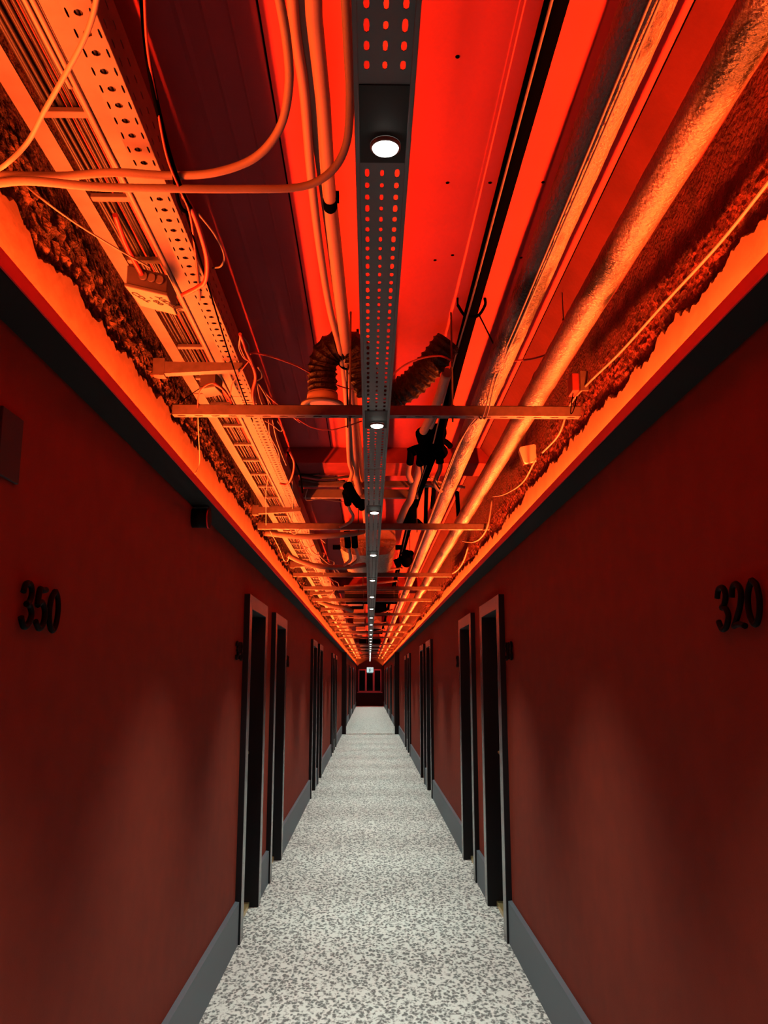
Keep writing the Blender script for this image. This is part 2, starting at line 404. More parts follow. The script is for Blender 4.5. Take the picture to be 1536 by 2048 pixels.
for side, x in (('left', XL), ('right', XR)):
    proto = None
    for i, d in enumerate(DOORS):
        if proto is None: proto = r = make_door(side)
        else: r = dup(proto, (0, 0, 0))
        r.location = (x, d, 0); r.name = 'door_%d' % n; n += 1
        tag(r, 'black recessed door on the %s wall, %s counted from the camera' % (side, ORD[i]), 'door', None, 'structure')

# ------------------------------------------------------------------ room numbers in brush strokes
GL = {'0': [[(.5, 1), (.2, .8), (.08, .5), (.18, .18), (.48, 0), (.78, .15), (.92, .5), (.8, .85), (.5, 1)]],
      '1': [[(.25, .75), (.55, 1), (.55, .5), (.5, 0)]],
      '2': [[(.1, .72), (.22, .95), (.55, 1), (.82, .8), (.7, .5), (.35, .2), (.08, .02)], [(.08, .03), (.5, .06), (.95, .0)]],
      '3': [[(.08, .78), (.25, .98), (.6, 1), (.8, .82), (.65, .6), (.4, .52)], [(.4, .52), (.72, .48), (.9, .28), (.65, .04), (.3, 0), (.05, .2)]],
      '4': [[(.65, 0), (.68, .5), (.7, 1), (.35, .65), (.05, .32), (.5, .3), (.95, .32)]],
      '5': [[(.85, .97), (.5, .93), (.28, .95), (.2, .75), (.15, .55)], [(.15, .55), (.5, .65), (.85, .45), (.8, .15), (.45, 0), (.08, .16)]],
      '6': [[(.75, .95), (.4, .8), (.15, .45), (.2, .12), (.5, 0), (.82, .15), (.8, .4), (.5, .5), (.2, .3)]],
      '8': [[(.5, .52), (.2, .7), (.3, .95), (.6, 1), (.8, .8), (.5, .52), (.15, .28), (.3, .02), (.65, 0), (.88, .22), (.5, .52)]]}
def room_number(text, side, ystart, z0, hgt, label):
    # digits read left to right for someone facing the wall
    s = 1 if side == 'left' else -1
    x = XL + 0.012 if side == 'left' else XR - 0.012
    root = thing('room_number', (x, ystart, z0), label, 'room number')
    wd = hgt * 0.72; gap = hgt * 0.86
    for k, ch in enumerate(text):
        b = MB()
        for st in GL[ch]:
            pts = [(s * 0.0, s * (k * gap + px * wd) , pz * hgt) for px, pz in st]
            b.tube(smooth_path(pts, 6), hgt * 0.074, 8)
        b.build('digit', M['number'], root, True)
    # pins that hold the digits off the wall
    return root
room_number('350', 'left', 1.965, 1.668, 0.098, 'black brushed numerals 350 on the left wall nearest the camera')
room_number('320', 'right', 2.10, 1.668, 0.098, 'black brushed numerals 320 on the right wall nearest the camera')
room_number('348', 'left', 5.17, 1.668, 0.098, 'black room numerals just before the first door on the left wall')
room_number('318', 'right', 5.43, 1.668, 0.098, 'black room numerals just before the first door on the right wall')
room_number('346', 'left', 8.28, 1.668, 0.098, 'black room numerals just past the second door on the left wall')
room_number('316', 'right', 8.52, 1.668, 0.098, 'black room numerals just past the second door on the right wall')

# dark box on the far left of the wall and a detector under the left lip
d = thing('wall_panel', (XL, 1.88, 1.98), 'dark flat panel high on the left wall at the photo edge', 'panel')
MB().box(0, 0.008, -0.085, 0.028, 0, 0.15).build('panel_body', M['endwall'], d, bevel=0.002)
d = thing('wall_speaker', (XL, 3.83, 2.262), 'dark round speaker mounted under the left trough lip', 'speaker')
MB().tube([(0.0, 0, 0), (0.068, 0, 0)], 0.044, 24).build('speaker_body', M['number'], d, True)
MB().tube([(0.069, 0, 0), (0.075, 0, 0)], 0.047, 24).build('speaker_rim', M['trough'], d, True)
MB().tube([(0.0752, 0, 0), (0.077, 0, 0)], 0.0455, 24).build('speaker_grille', M['number'], d, True)

# ------------------------------------------------------------------ red cove lights in the troughs
def led_strip(side):
    x = LIPL - 0.042 if side == 'left' else LIPR + 0.032
    zt = 2.324 if side == 'left' else 2.3255
    root = thing('led_strip', (x, 0, zt), 'red light strip lying in the trough along the %s wall' % side, 'light strip')
    MB().box(-0.005, 0.005, Y0 + 0.1, Y1 - 0.1, ZT0 + 0.006 - zt, 0.004).build('led_tape', M['tape'], root)
    seg = 6.0; k = 0; y = Y0 + 0.1
    while y < Y1 - 0.2:
        L = min(seg, Y1 - 0.1 - y)
        ld = bpy.data.lights.new('led_light', 'AREA'); ld.shape = 'RECTANGLE'; ld.size = 0.011; ld.size_y = L
        ld.energy = LED_PER_M * L; ld.color = LED_COL
        lo = bpy.data.objects.new('led_light', ld); C.objects.link(lo); lo.parent = root
        lo.location = (0, y + L / 2, 0.006); lo.rotation_euler = (math.pi, math.radians(18 if side == 'left' else -10), 0)
        y += L
led_strip('left'); led_strip('right')

# ------------------------------------------------------------------ slotted light track and downlights
def cell(b, ax, fixed, a0, a1, c0, c1, hw, hl, hole=8):
    """one cell of sheet metal with an oval hole; ax 'z': sheet lies flat at z=fixed, ax 'x': sheet stands at x=fixed; a across, c along y"""
    am, cm = (a0 + a1) / 2, (c0 + c1) / 2
    outer = [(a0, c0), (am, c0), (a1, c0), (a1, cm), (a1, c1), (am, c1), (a0, c1), (a0, cm)]
    k = 0.45
    inner = [(am - hw * 0.75, cm - hl * 0.8), (am, cm - hl), (am + hw * 0.75, cm - hl * 0.8), (am + hw, cm), (am + hw * 0.75, cm + hl * 0.8), (am, cm + hl), (am - hw * 0.75, cm + hl * 0.8), (am - hw, cm)]
    if abs(hw - hl) < 1e-5:
        inner = [(am + hw * math.cos(t), cm + hw * math.sin(t)) for t in [math.radians(225 + 45 * q) for q in range(8)]]
    n = len(b.v)
    for a, c in outer + inner: b.v.append((a, c, fixed) if ax == 'z' else (fixed, c, a))
    for i in range(8):
        j = (i + 1) % 8; b.f.append((n + i, n + j, n + 8 + j, n + 8 + i))
def plain(b, ax, fixed, a0, a1, c0, c1):
    n = len(b.v)
    for a, c in ((a0, c0), (a1, c0), (a1, c1), (a0, c1)): b.v.append((a, c, fixed) if ax == 'z' else (fixed, c, a))
    b.f.append((n, n + 1, n + 2, n + 3))
def solid(o, t):
    md = o.modifiers.new('thickness', 'SOLIDIFY'); md.thickness = t; md.offset = 0; return o
TZ = 2.549
cuts = [0.75, 4.07]
while cuts[-1] < 50.5: cuts.append(cuts[-1] + 3.33)
for i in range(len(cuts) - 1):
    y0, y1 = cuts[i] + 0.003, cuts[i + 1] - 0.003
    root = thing('light_track', (TXC, y0, TZ), 'dark grey slotted lighting channel, %s length from the camera' % ORD[i], 'light track', 'lengths of slotted lighting channel')
    b = MB(); x0, x1 = TX0 + 0.009, TX1 - 0.009
    blank = [(l - 0.17, l + 0.06) for l in LIGHTS]
    y = y0; w3 = (x1 - x0) / 3; k = 0
    while y < y1 - 1e-4:
        e = min(y + 0.0445, y1); mid = (y + e) / 2
        if e - y < 0.03 or any(p <= mid <= q for p, q in blank):
            plain(b, 'z', TZ + 0.004, x0, x1, y, e)
        else:
            hl = 0.0155 if k % 3 == 0 else 0.0115
            cell(b, 'z', TZ + 0.004, x0, x0 + w3 * 0.95, y, e, 0.0050, hl)
            cell(b, 'z', TZ + 0.004, x0 + w3 * 0.95, x0 + w3 * 2.05, y, e, 0.0042, 0.0095 if k % 2 else 0.0125)
            cell(b, 'z', TZ + 0.004, x0 + w3 * 2.05, x1, y, e, 0.0050, hl)
        y = e; k += 1
    solid(part('slotted_plate', b, M['track'], root), 0.0015)
    part('side_rail', MB().box(TX0, TX0 + 0.009, y0, y1, TZ, TZ + 0.046), M['track'], root, bevel=0.0015)
    part('side_rail', MB().box(TX1 - 0.009, TX1, y0, y1, TZ, TZ + 0.046), M['track'], root, bevel=0.0015)

def make_downlight():
    root = thing('downlight', (0, 0, 0), '', 'downlight', 'downlights in the lighting channel')
    MB().box(TX0 + 0.0095 - TXC, TX1 - 0.0095 - TXC, -0.168, 0.058, 0.0012, 0.0032).build('lamp_module', M['module'], root)
    MB().box(TX0 + 0.0095 - TXC, TX1 - 0.0095 - TXC, -0.15, 0.05, 0.0052, 0.043).build('driver_box', M['module'], root)
    b = MB(); n = 24
    for k, (r, z) in enumerate(((0.029, 0.001), (0.029, -0.006), (0.0255, -0.007))):
        for j in range(n): b.v.append((r * math.cos(2 * math.pi * j / n), r * math.sin(2 * math.pi * j / n), z))
    for k in range(2):
        for j in range(n): b.f.append((k * n + j, k * n + (j + 1) % n, (k + 1) * n + (j + 1) % n, (k + 1) * n + j))
    bez = b.build('bezel', M['plate'], root, True)
    b = MB()
    for k, (r, z) in enumerate(((0.0255, -0.005), (0.0235, -0.0095), (0.0165, -0.013), (0.008, -0.0148))):
        for j in range(n): b.v.append((r * math.cos(2 * math.pi * j / n), r * math.sin(2 * math.pi * j / n), z))
    for k in range(3):
        for j in range(n): b.f.append((k * n + j, k * n + (j + 1) % n, (k + 1) * n + (j + 1) % n, (k + 1) * n + j))
    b.f.append(tuple(3 * n + j for j in range(n)))
    lens = b.build('lens', M['bulb'], bez, True)
    ld = bpy.data.lights.new('lamp_beam', 'SPOT'); ld.energy = SPOT_W; ld.color = SPOT_COL
    ld.spot_size = math.radians(SPOT_ANGLE); ld.spot_blend = SPOT_BLEND; ld.shadow_soft_size = 0.025
    lo = bpy.data.objects.new('lamp_beam', ld); C.objects.link(lo); lo.parent = root; lo.location = (0, 0, -0.045)
    return root
proto = make_downlight()
for i, y in enumerate(LIGHTS):
    r = proto if i == 0 else dup(proto, (0, 0, 0))
    r.location = (TXC, y, TZ); r['label'] = 'lit white downlight in the dark lighting channel, %s from the camera' % ORD[i]

# ------------------------------------------------------------------ slotted cross struts on threaded rods
SZ0, SZ1 = 2.597, 2.638
for i, y in enumerate(STRUTS):
    root = thing('cross_strut', (0, y, SZ0), 'slotted steel strut crossing the corridor under the slab, %s from the camera' % ORD[i], 'strut', 'steel struts across the corridor')
    xa, xb = ULX + 0.012, URX - 0.012
    b = MB()
    for xs in (xa,):
        nn = 24 if y < 12 else 8; st = (xb - xa) / nn
        for k in range(nn):
            # bottom flange with slots running along x
            n0 = len(b.v); a0, a1 = xa + k * st, xa + (k + 1) * st
            tmp = MB(); cell(tmp, 'z', 0, y - 0.0205, y + 0.0205, a0, a1, 0.006, st * 0.27)
            b.v += [(c, a, SZ0) for a, c, _ in tmp.v]; b.f += [tuple(n0 + q for q in f) for f in tmp.f]
    o = solid(part('slotted_flange', b, M['galv'], root), 0.002)
    b = MB().box(xa, xb, y - 0.0205, y - 0.0185, SZ0 + 0.001, SZ1).box(xa, xb, y + 0.0185, y + 0.0205, SZ0 + 0.001, SZ1)
    b.box(xa, xb, y - 0.0205, y - 0.008, SZ1 - 0.002, SZ1).box(xa, xb, y + 0.008, y + 0.0205, SZ1 - 0.002, SZ1)
    part('channel_web', b, M['galvd'], root)
    for xr in ((-0.083, 0.335) if i != 2 else (-0.45, 0.42)):
        rod = part('threaded_rod', MB().tube([(xr, y, SZ0 - 0.022), (xr, y, ZC)], 0.004, 8), M['galvd'], root, True)
        shift(MB().tube([(xr, y, SZ1), (xr, y, SZ1 + 0.008)], 0.009, 6), root.location).build('nut', M['galvd'], rod)

# ------------------------------------------------------------------ cable ladder, conduit, trunking and perforated tray on the left
SEC = 3.0
def make_ladder():
    root = thing('cable_ladder', (0, 0, 0), '', 'cable ladder', 'lengths of cable ladder along the left wall')
    MB().box(-0.752, -0.708, 0.004, SEC - 0.004, 2.738, 2.742).box(-0.752, -0.749, 0.004, SEC - 0.004, 2.742, 2.80).build('side_rail', M['galv'], root)
    MB().box(-0.612, -0.5945, 0.004, SEC - 0.004, 2.738, 2.742).box(-0.598, -0.5945, 0.004, SEC - 0.004, 2.742, 2.80).build('side_rail', M['galv'], root)
    for k in range(9):
        y = 0.17 + k * 0.333
        MB().box(-0.708, -0.612, y - 0.011, y + 0.011, 2.742, 2.755).build('rung', M['galv'], root, bevel=0.002)
    return root
def make_tray():
    root = thing('perforated_tray', (0, 0, 0), '', 'cable tray', 'lengths of perforated cable tray')
    b = MB(); n = 60; st = (SEC - 0.008) / n
    for k in range(n):
        a, e = 0.004 + k * st, 0.004 + (k + 1) * st
        cell(b, 'z', 2.70, -0.541, -0.530, a, e, 0.0022, 0.0125)
        cell(b, 'z', 2.70, -0.530, -0.500, a, e, 0.0085, 0.0085)
        cell(b, 'z', 2.70, -0.500, -0.485, a, e, 0.0022, 0.0125)
    solid(b.build('tray_bottom', M['galv'], root), 0.0015)
    b = MB()
    for k in range(n):
        a, e = 0.004 + k * st, 0.004 + (k + 1) * st
        cell(b, 'x', -0.485, 2.70, 2.74, a, e, 0.003, 0.0125)
        cell(b, 'x', -0.485, 2.74, 2.78, a, e, 0.003, 0.0125)
    plain(b, 'x', -0.485, 2.78, 2.80, 0.004, SEC - 0.004)
    o = solid(b.build('tray_side', M['galv'], root), 0.0015)
    b = MB(); plain(b, 'x', -0.541, 2.70, 2.80, 0.004, SEC - 0.004)
    solid(b.build('tray_side', M['galvd'], root), 0.0015)
    return root
lad, tr = make_ladder(), make_tray()
ys = [0.5 + SEC * k for k in range(17)]
trunk = None
for i, y in enumerate(ys):
    r = lad if i == 0 else dup(lad, (0, 0, 0)); r.location = (0, y, 0)
    r['label'] = 'galvanised cable ladder full of dark cables beside the left wall, %s length from the camera' % ORD[i]
    r = tr if i == 0 else dup(tr, (0, 0, 0)); r.location = (0, y, 0)
    r['label'] = 'perforated steel cable tray beside the cable ladder, %s length from the camera' % ORD[i]
    b = MB().box(-0.5905, -0.5415, y + 0.002, y + SEC - 0.002, 2.725, 2.765)
    o = b.build('cable_trunking', M['galv'], None, bevel=0.003)
    tag(o, 'closed flat trunking between cable ladder and perforated tray, %s length from the camera' % ORD[i], 'trunking', 'lengths of closed trunking')
# dark cables lying in the ladder, the upper layer added to block light leaks
for k in range(18):
    x = -0.703 + 0.0101 * k if k < 10 else -0.698 + 0.0101 * (k - 10)
    zl = 0.0 if k < 10 else 0.0125
    pts = [(x + 0.0035 * math.sin(y * 1.3 + k * 2.1), y, 2.762 + zl + 0.002 * (k % 2) + 0.0015 * math.sin(y * 2 + k)) for y in [0.4 + 0.6 * j for j in range(84)]]
    o = MB().tube(pts, 0.0046, 6).build('ladder_cable', M['darkcable'], None, True)
    tag(o, 'dark cable lying lengthwise in the left cable ladder', 'cable', 'dark cables in the cable ladder')
for k in range(4):  # added cables that stop light leaking up through the tray holes
    x = -0.532 + 0.0118 * k
    pts = [(x + 0.001 * math.sin(y * 1.1 + k * 1.7), y, 2.7085) for y in [0.45 + 0.6 * j for j in range(84)]]
    o = MB().tube(pts, 0.0062, 6).build('light_block_cable', M['darkcable'], None, True)
    tag(o, 'dark cable added inside the perforated tray to block light through its holes', 'cable', 'added light blocking cables in the perforated tray')
# pale conduit between ladder and trunking
cable('conduit', [(-0.604, 0.3, 2.722), (-0.598, 1.0, 2.722), (-0.594, 1.7, 2.722), (-0.592, 3.0, 2.722), (-0.594, 12, 2.722), (-0.592, 25, 2.722)], 0.0062, M['cable'], 'pale conduit running beside the cable ladder under the trunking edge', 'conduit')
cable('conduit', [(-0.6155, 0.3, 2.724), (-0.613, 0.9, 2.724), (-0.611, 1.40, 2.726), (-0.610, 1.56, 2.728)], 0.0052, M['cable'], 'short pale conduit ending at a ladder rung in the upper left', 'conduit')

# cantilever brackets from the left wall
for i, y in enumerate([3.02, 5.75, 8.6, 11.5, 14.2, 17.0, 19.7, 22.4]):
    root = thing('wall_bracket', (-0.75, y, 2.66), 'sheet steel bracket arm under the trays on the left, %s from the camera' % ORD[i], 'bracket', 'bracket arms under the trays')
    lo = [(-0.758, y, 2.655), (-0.472, y, 2.672), (-0.472, y + 0.003, 2.672), (-0.758, y + 0.003, 2.655)]
    hi = [(-0.758, y, 2.698), (-0.472, y, 2.695), (-0.472, y + 0.003, 2.695), (-0.758, y + 0.003, 2.698)]
    part('bracket_web', MB().hexa(lo, hi), M['galvd'], root)
    lo = [(-0.758, y, 2.652), (-0.472, y, 2.669), (-0.472, y + 0.035, 2.669), (-0.758, y + 0.035, 2.652)]
    hi = [(a, c, z + 0.003) for a, c, z in lo]
    part('bracket_flange', MB().hexa(lo, hi), M['galv'], root)
    part('wall_plate', MB().box(-0.80, -0.758, y - 0.003, y + 0.04, 2.645, 2.71), M['galvd'], root)

# ------------------------------------------------------------------ junction boxes on the left
def prism_box(root, corners, h, names, mats):
    lo = [Vector(c) for c in corners]; cen = sum(lo, Vector()) / 4
    lid_hi = [c + Vector((0, 0, 0.012)) for c in lo]
    part(names[0], MB().hexa(lo, lid_hi), mats[0], root, bevel=0.003)
    b0 = [cen + (c - cen) * 0.94 + Vector((0, 0, 0.0122)) for c in lo]; b1 = [c + Vector((0, 0, h)) for c in b0]
    return part(names[1], MB().hexa(b0, b1), mats[1], root, bevel=0.003)
cs = [AZ(u, v, 2.63) for u, v in ((248, 572), (335, 592), (355, 632), (280, 612))]
jb = thing('junction_box', sum(cs, Vector()) / 4, 'pale junction box with handwritten lid below the left cable ladder', 'junction box')
prism_box(jb, cs, 0.055, ('lid', 'box_body'), (M['plate'], M['galv']))
ex = (cs[1] - cs[0]).normalized(); ey = (cs[3] - cs[0]).normalized()
def writing(text, org, size, ang):
    cu = bpy.data.curves.new('t', 'FONT'); cu.body = text; cu.size = size; cu.extrude = 0.0003; cu.offset = 0.0007
    to = bpy.data.objects.new('t', cu); C.objects.link(to); bpy.context.view_layer.update()
    me = bpy.data.meshes.new_from_object(to); bpy.data.objects.remove(to)
    ca, sa = math.cos(ang), math.sin(ang)
    for vtx in me.vertices:
        x, y, z = vtx.co; p = org + ex * (ca * x - sa * y) - ey * (sa * x + ca * y) * -1.0 + Vector((0, 0, -0.0004 - z))
        vtx.co = p - jb.location
    o = bpy.data.objects.new('handwriting', me); C.objects.link(o); me.materials.append(M['ink']); o.parent = [c for c in jb.children if c.name.startswith('lid')][0]
LX, LY = (cs[1] - cs[0]).length, (cs[3] - cs[0]).length
writing('CDT', cs[0] + ex * LX * 0.16 + ey * LY * 0.20, 0.030, math.radians(55))
writing('- 80', cs[0] + ex * LX * 0.52 + ey * LY * 0.28, 0.030, math.radians(55))
writing('YIDENF', cs[0] + ex * LX * 0.78 + ey * LY * 0.12, 0.030, math.radians(60))
for k in range(3):
    p = cs[0].lerp(cs[1], 0.42 + 0.19 * k) + Vector((0, 0.004, 0.042)); part('cable_gland', MB().tube([p, p + Vector((0, -0.012, 0))], 0.012, 14), M['galv'], jb, True)
p = cs[0].lerp(cs[1], 0.30)
cable('red_conduit', [AZ(230, 430, 2.735), AZ(252, 490, 2.715), Vector((p.x + 0.012, p.y - 0.005, 2.672))], 0.0075, M['redwire'], 'bright red conduit stub entering the handwritten junction box', 'conduit')
cs2 = [AZ(u, v, 2.66) for u, v in ((398, 779), (430, 774), (446, 790), (412, 796))]
j2 = thing('junction_box', sum(cs2, Vector()) / 4, 'small pale junction box under the cable ladder before the first cross strut', 'junction box')
prism_box(j2, cs2, 0.05, ('lid', 'box_body'), (M['plate'], M['galv']))
cs3 = [AZ(u, v, 2.65) for u, v in ((468, 812), (500, 805), (505, 815), (476, 822))]

# ------------------------------------------------------------------ hoses and cables crossing the upper left
cable('corrugated_hose', [AX(-20, 350, -0.79), AZ(40, 352, 2.60), AZ(130, 352, 2.64), AZ(230, 345, 2.66), AZ(340, 351, 2.675), AZ(430, 345, 2.68), AZ(510, 315, 2.70), AZ(560, 255, 2.73), AZ(578, 170, 2.76), AZ(573, 80, 2.78), AZ(556, -20, 2.80), AZ(535, -160, 2.82)], 0.0095, M['hose'], 'cream hose crossing the upper left and curving up, shorter of the pair', 'hose', seg=12)
cable('corrugated_hose', [AX(-20, 368, -0.79), AZ(60, 362, 2.585), AZ(200, 374, 2.62), AZ(340, 377, 2.65), AZ(480, 378, 2.68), AZ(600, 374, 2.70), AZ(660, 345, 2.71), AZ(692, 290, 2.735), AZ(700, 200, 2.75), AZ(696, 100, 2.77), AZ(690, -20, 2.78), AZ(680, -150, 2.80)], 0.0095, M['hose'], 'cream hose crossing the upper left and curving up beside the lighting channel', 'hose', seg=12)
cable('slack_cable', [AZ(200, -40, 2.66), AZ(186, 30, 2.655), AZ(165, 85, 2.65), AZ(130, 150, 2.645), AZ(90, 220, 2.63), AZ(55, 285, 2.60), AZ(10, 330, 2.56), AX(-20, 345, -0.785)], 0.0052, M['cable'], 'slack cream cable drooping across the upper left corner', 'cable')
cable('thin_wire', [AX(50, 370, -0.79), AZ(100, 410, 2.60), AZ(160, 452, 2.62), AZ(235, 498, 2.64), AZ(300, 535, 2.66)], 0.0024, M['cable'], 'thin pale wire from the left wall to the handwritten junction box', 'wire')
# black and red wires hanging along the tray
cable('black_wire', [AZ(282, -20, 2.79), AZ(288, 60, 2.78), AZ(300, 150, 2.74), AZ(322, 250, 2.70), AZ(345, 330, 2.67), AZ(352, 380, 2.66), AZ(362, 415, 2.67), AZ(378, 428, 2.69)], 0.0045, M['black'], 'black wire hanging down the right side of the perforated tray', 'wire')
cable('black_wire', [AZ(284, -20, 2.80), AZ(291, 70, 2.79), AZ(306, 160, 2.75), AZ(330, 270, 2.70), AZ(352, 345, 2.665), AZ(372, 398, 2.66), AZ(384, 420, 2.68), AZ(376, 432, 2.69)], 0.0035, M['black'], 'black wire looped under the twin hoses beside the tray', 'wire')
cable('red_wire', [AZ(288, -20, 2.78), AZ(294, 90, 2.76), AZ(312, 200, 2.72), AZ(333, 310, 2.67), AZ(358, 375, 2.655), AZ(380, 430, 2.67), AZ(392, 520, 2.69), AZ(400, 600, 2.69)], 0.0028, M['redwire'], 'long red wire running beside the black wires along the tray', 'wire')
cable('red_cable', [AZ(366, 390, 2.69), AZ(384, 420, 2.675), AZ(402, 470, 2.67), AZ(414, 520, 2.67), AZ(411, 560, 2.665), AZ(395, 575, 2.665), AZ(365, 590, 2.665)], 0.0068, M['redwire'], 'thick red cable bending under the perforated tray', 'cable')
cable('thin_wire', [AZ(395, 425, 2.75), AZ(430, 470, 2.74), AZ(448, 510, 2.735), AZ(442, 532, 2.735), AZ(425, 536, 2.74)], 0.0028, M['cable'], 'pale wire hooked in the air right of the thick red cable', 'wire')
cable('black_wire', [AZ(370, 420, 2.68), AZ(410, 550, 2.675), AZ(440, 650, 2.662), AZ(462, 720, 2.655), AZ(490, 800, 2.645), AZ(505, 842, 2.60)], 0.0026, M['black'], 'black wire stretched under the perforated tray down to the first cross strut', 'wire')
# bunches of loose wire right of the tray, first bay
W = [
 ('red_cable', [(480, 668, 2.70), (492, 700, 2.70), (505, 730, 2.69), (511, 755, 2.69), (505, 785, 2.68), (510, 815, 2.66)], .006, 'redwire', 'thick red cable hanging beside the tray just before the first strut'),
 ('red_wire', [(482, 670, 2.70), (480, 690, 2.69), (490, 715, 2.68), (498, 722, 2.68), (505, 735, 2.68)], .0022, 'redwire', 'red wire in the loop bunch at the end of the first bracket arm'),
 ('thin_wire', [(481, 668, 2.70), (478, 695, 2.69), (487, 715, 2.685), (497, 722, 2.68)], .002, 'cable', 'pale wire in the loop bunch at the end of the first bracket arm'),
 ('thin_wire', [(484, 672, 2.71), (497, 690, 2.71), (497, 710, 2.70), (503, 720, 2.69)], .002, 'cable', 'pale wire on the right of the loop bunch at the first bracket arm'),
 ('red_wire', [(500, 708, 2.72), (512, 706, 2.74), (545, 714, 2.76), (590, 730, 2.79), (625, 748, 2.82), (660, 765, 2.84), (700, 778, 2.84), (740, 778, 2.84)], .0034, 'redwire', 'long red wire crossing the dark slab to the flexible duct'),
 ('red_wire', [(498, 722, 2.68), (482, 742, 2.66), (466, 765, 2.65), (461, 785, 2.65), (461, 800, 2.65)], .0022, 'redwire', 'red wire hanging in a bow under the tray before the first strut'),
 ('thin_wire', [(516, 735, 2.72), (523, 745, 2.72), (523, 755, 2.715), (515, 762, 2.71)], .003, 'cable', 'short hooked pale wire end right of the tray'),
 ('thin_wire', [(514, 765, 2.70), (518, 790, 2.69), (526, 812, 2.68), (534, 822, 2.66)], .0024, 'cable', 'pale wire loop hanging before the first strut, left one'),
 ('thin_wire', [(515, 765, 2.70), (526, 782, 2.70), (537, 805, 2.69), (533, 822, 2.66)], .0024, 'cable', 'pale wire loop hanging before the first strut, right one'),
 ('thin_wire', [(517, 768, 2.70), (532, 790, 2.70), (545, 815, 2.68), (550, 830, 2.65)], .0024, 'cable', 'pale wire slanting behind the first strut'),
 ('red_wire', [(515, 766, 2.70), (540, 795, 2.73), (572, 822, 2.74), (600, 845, 2.73)], .003, 'redwire', 'red wire running down right from the wire bunch to the first strut'),
 ('red_wire', [(595, 838, 2.68), (625, 855, 2.66), (660, 860, 2.65), (695, 852, 2.66), (724, 842, 2.68)], .003, 'redwire', 'red wire sagging in a bow just behind the first strut'),
 ('red_wire', [(395, 832, 2.62), (396, 800, 2.63), (402, 780, 2.64), (418, 768, 2.645), (435, 770, 2.645), (455, 790, 2.645), (470, 820, 2.645)], .0028, 'redwire', 'red wire arched over the small junction box'),
 ('red_cable', [(430, 768, 2.65), (448, 780, 2.65), (460, 800, 2.65), (470, 820, 2.65)], .0055, 'redwire', 'thick red cable dropping from the small junction box to the first strut'),
 ('thin_wire', [(396, 835, 2.60), (397, 870, 2.58), (399, 905, 2.54), (398, 930, 2.50), (390, 948, 2.45)], .0024, 'cable', 'pale wire hanging down the left upper wall under the first strut'),
 ('black_wire', [(362, 803, 2.60), (380, 790, 2.64), (398, 778, 2.66)], .0018, 'black', 'thin black wire from the small junction box to the left wall'),
 ('thin_wire', [(530, 842, 2.66), (545, 850, 2.65), (560, 862, 2.645), (565, 858, 2.65), (555, 842, 2.67)], .0024, 'cable', 'pale wire loop sticking out below the first strut'),
 ('thin_wire', [(537, 840, 2.66), (540, 870, 2.66), (555, 900, 2.67), (560, 920, 2.69)], .0024, 'cable', 'pale wire falling behind the first strut, left one'),
 ('thin_wire', [(545, 840, 2.67), (552, 875, 2.67), (562, 905, 2.68), (572, 930, 2.70)], .0024, 'cable', 'pale wire falling behind the first strut, right one'),
 ('black_wire', [(575, 905, 2.78), (590, 925, 2.77), (600, 950, 2.76), (605, 985, 2.75)], .006, 'black', 'black cable curling right of the tray before the concrete beam'),
 ('red_cable', [(560, 967, 2.66), (575, 968, 2.66), (585, 950, 2.68), (588, 925, 2.72), (580, 905, 2.74)], .006, 'redwire', 'dark red cable hooked around the tray before the concrete beam'),
 ('thin_wire', [(610, 995, 2.78), (615, 978, 2.80), (612, 1000, 2.76), (640, 998, 2.78), (690, 1004, 2.80), (730, 1003, 2.80)], .0032, 'cable', 'pale wire running across to the black pipe fittings'),
 ('thin_wire', [(536, 955, 2.70), (532, 985, 2.66), (532, 1020, 2.63), (532, 1050, 2.60)], .0026, 'cable', 'pale wire hanging straight down to the second strut'),
 ('thin_wire', [(584, 962, 2.72), (586, 1000, 2.70), (583, 1040, 2.66), (582, 1062, 2.60), (590, 1068, 2.58), (598, 1060, 2.60)], .0034, 'cable', 'pale wire hooked around the second strut'),
 ('thin_wire', [(540, 1062, 2.58), (550, 1080, 2.55), (560, 1100, 2.50), (568, 1120, 2.45), (575, 1122, 2.45), (578, 1112, 2.47)], .003, 'cable', 'curled pale wire end hanging at the left wall past the second strut'),
]
for nm, pts, r, mk, lb in W:
    cable(nm, [AZ(*p) for p in pts], r, M[mk], lb, 'wire' if 'wire' in nm else 'cable')
cable('corrugated_hose', [AY(530, 1066, 6.3), AY(600, 1073, 6.35), AY(650, 1072, 6.4), AY(700, 1068, 6.45), AY(728, 1062, 6.5)], 0.022, M['hose'], 'cream hose lying across just behind the second strut', 'hose', seg=10)
cable('corrugated_hose', [AY(575, 1110, 7.4), AY(600, 1122, 7.5), AY(640, 1133, 7.6), AY(690, 1134, 7.7), AY(730, 1130, 7.8)], 0.022, M['hose'], 'cream hose sagging across before the foil wrapped unit', 'hose', seg=10)
cable('corrugated_hose', [AY(635, 1202, 12.3), AY(660, 1211, 12.4), AY(690, 1216, 12.5), AY(705, 1222, 12.6)], 0.03, M['hose'], 'cream hose sagging across past the dark slatted unit', 'hose', seg=10)

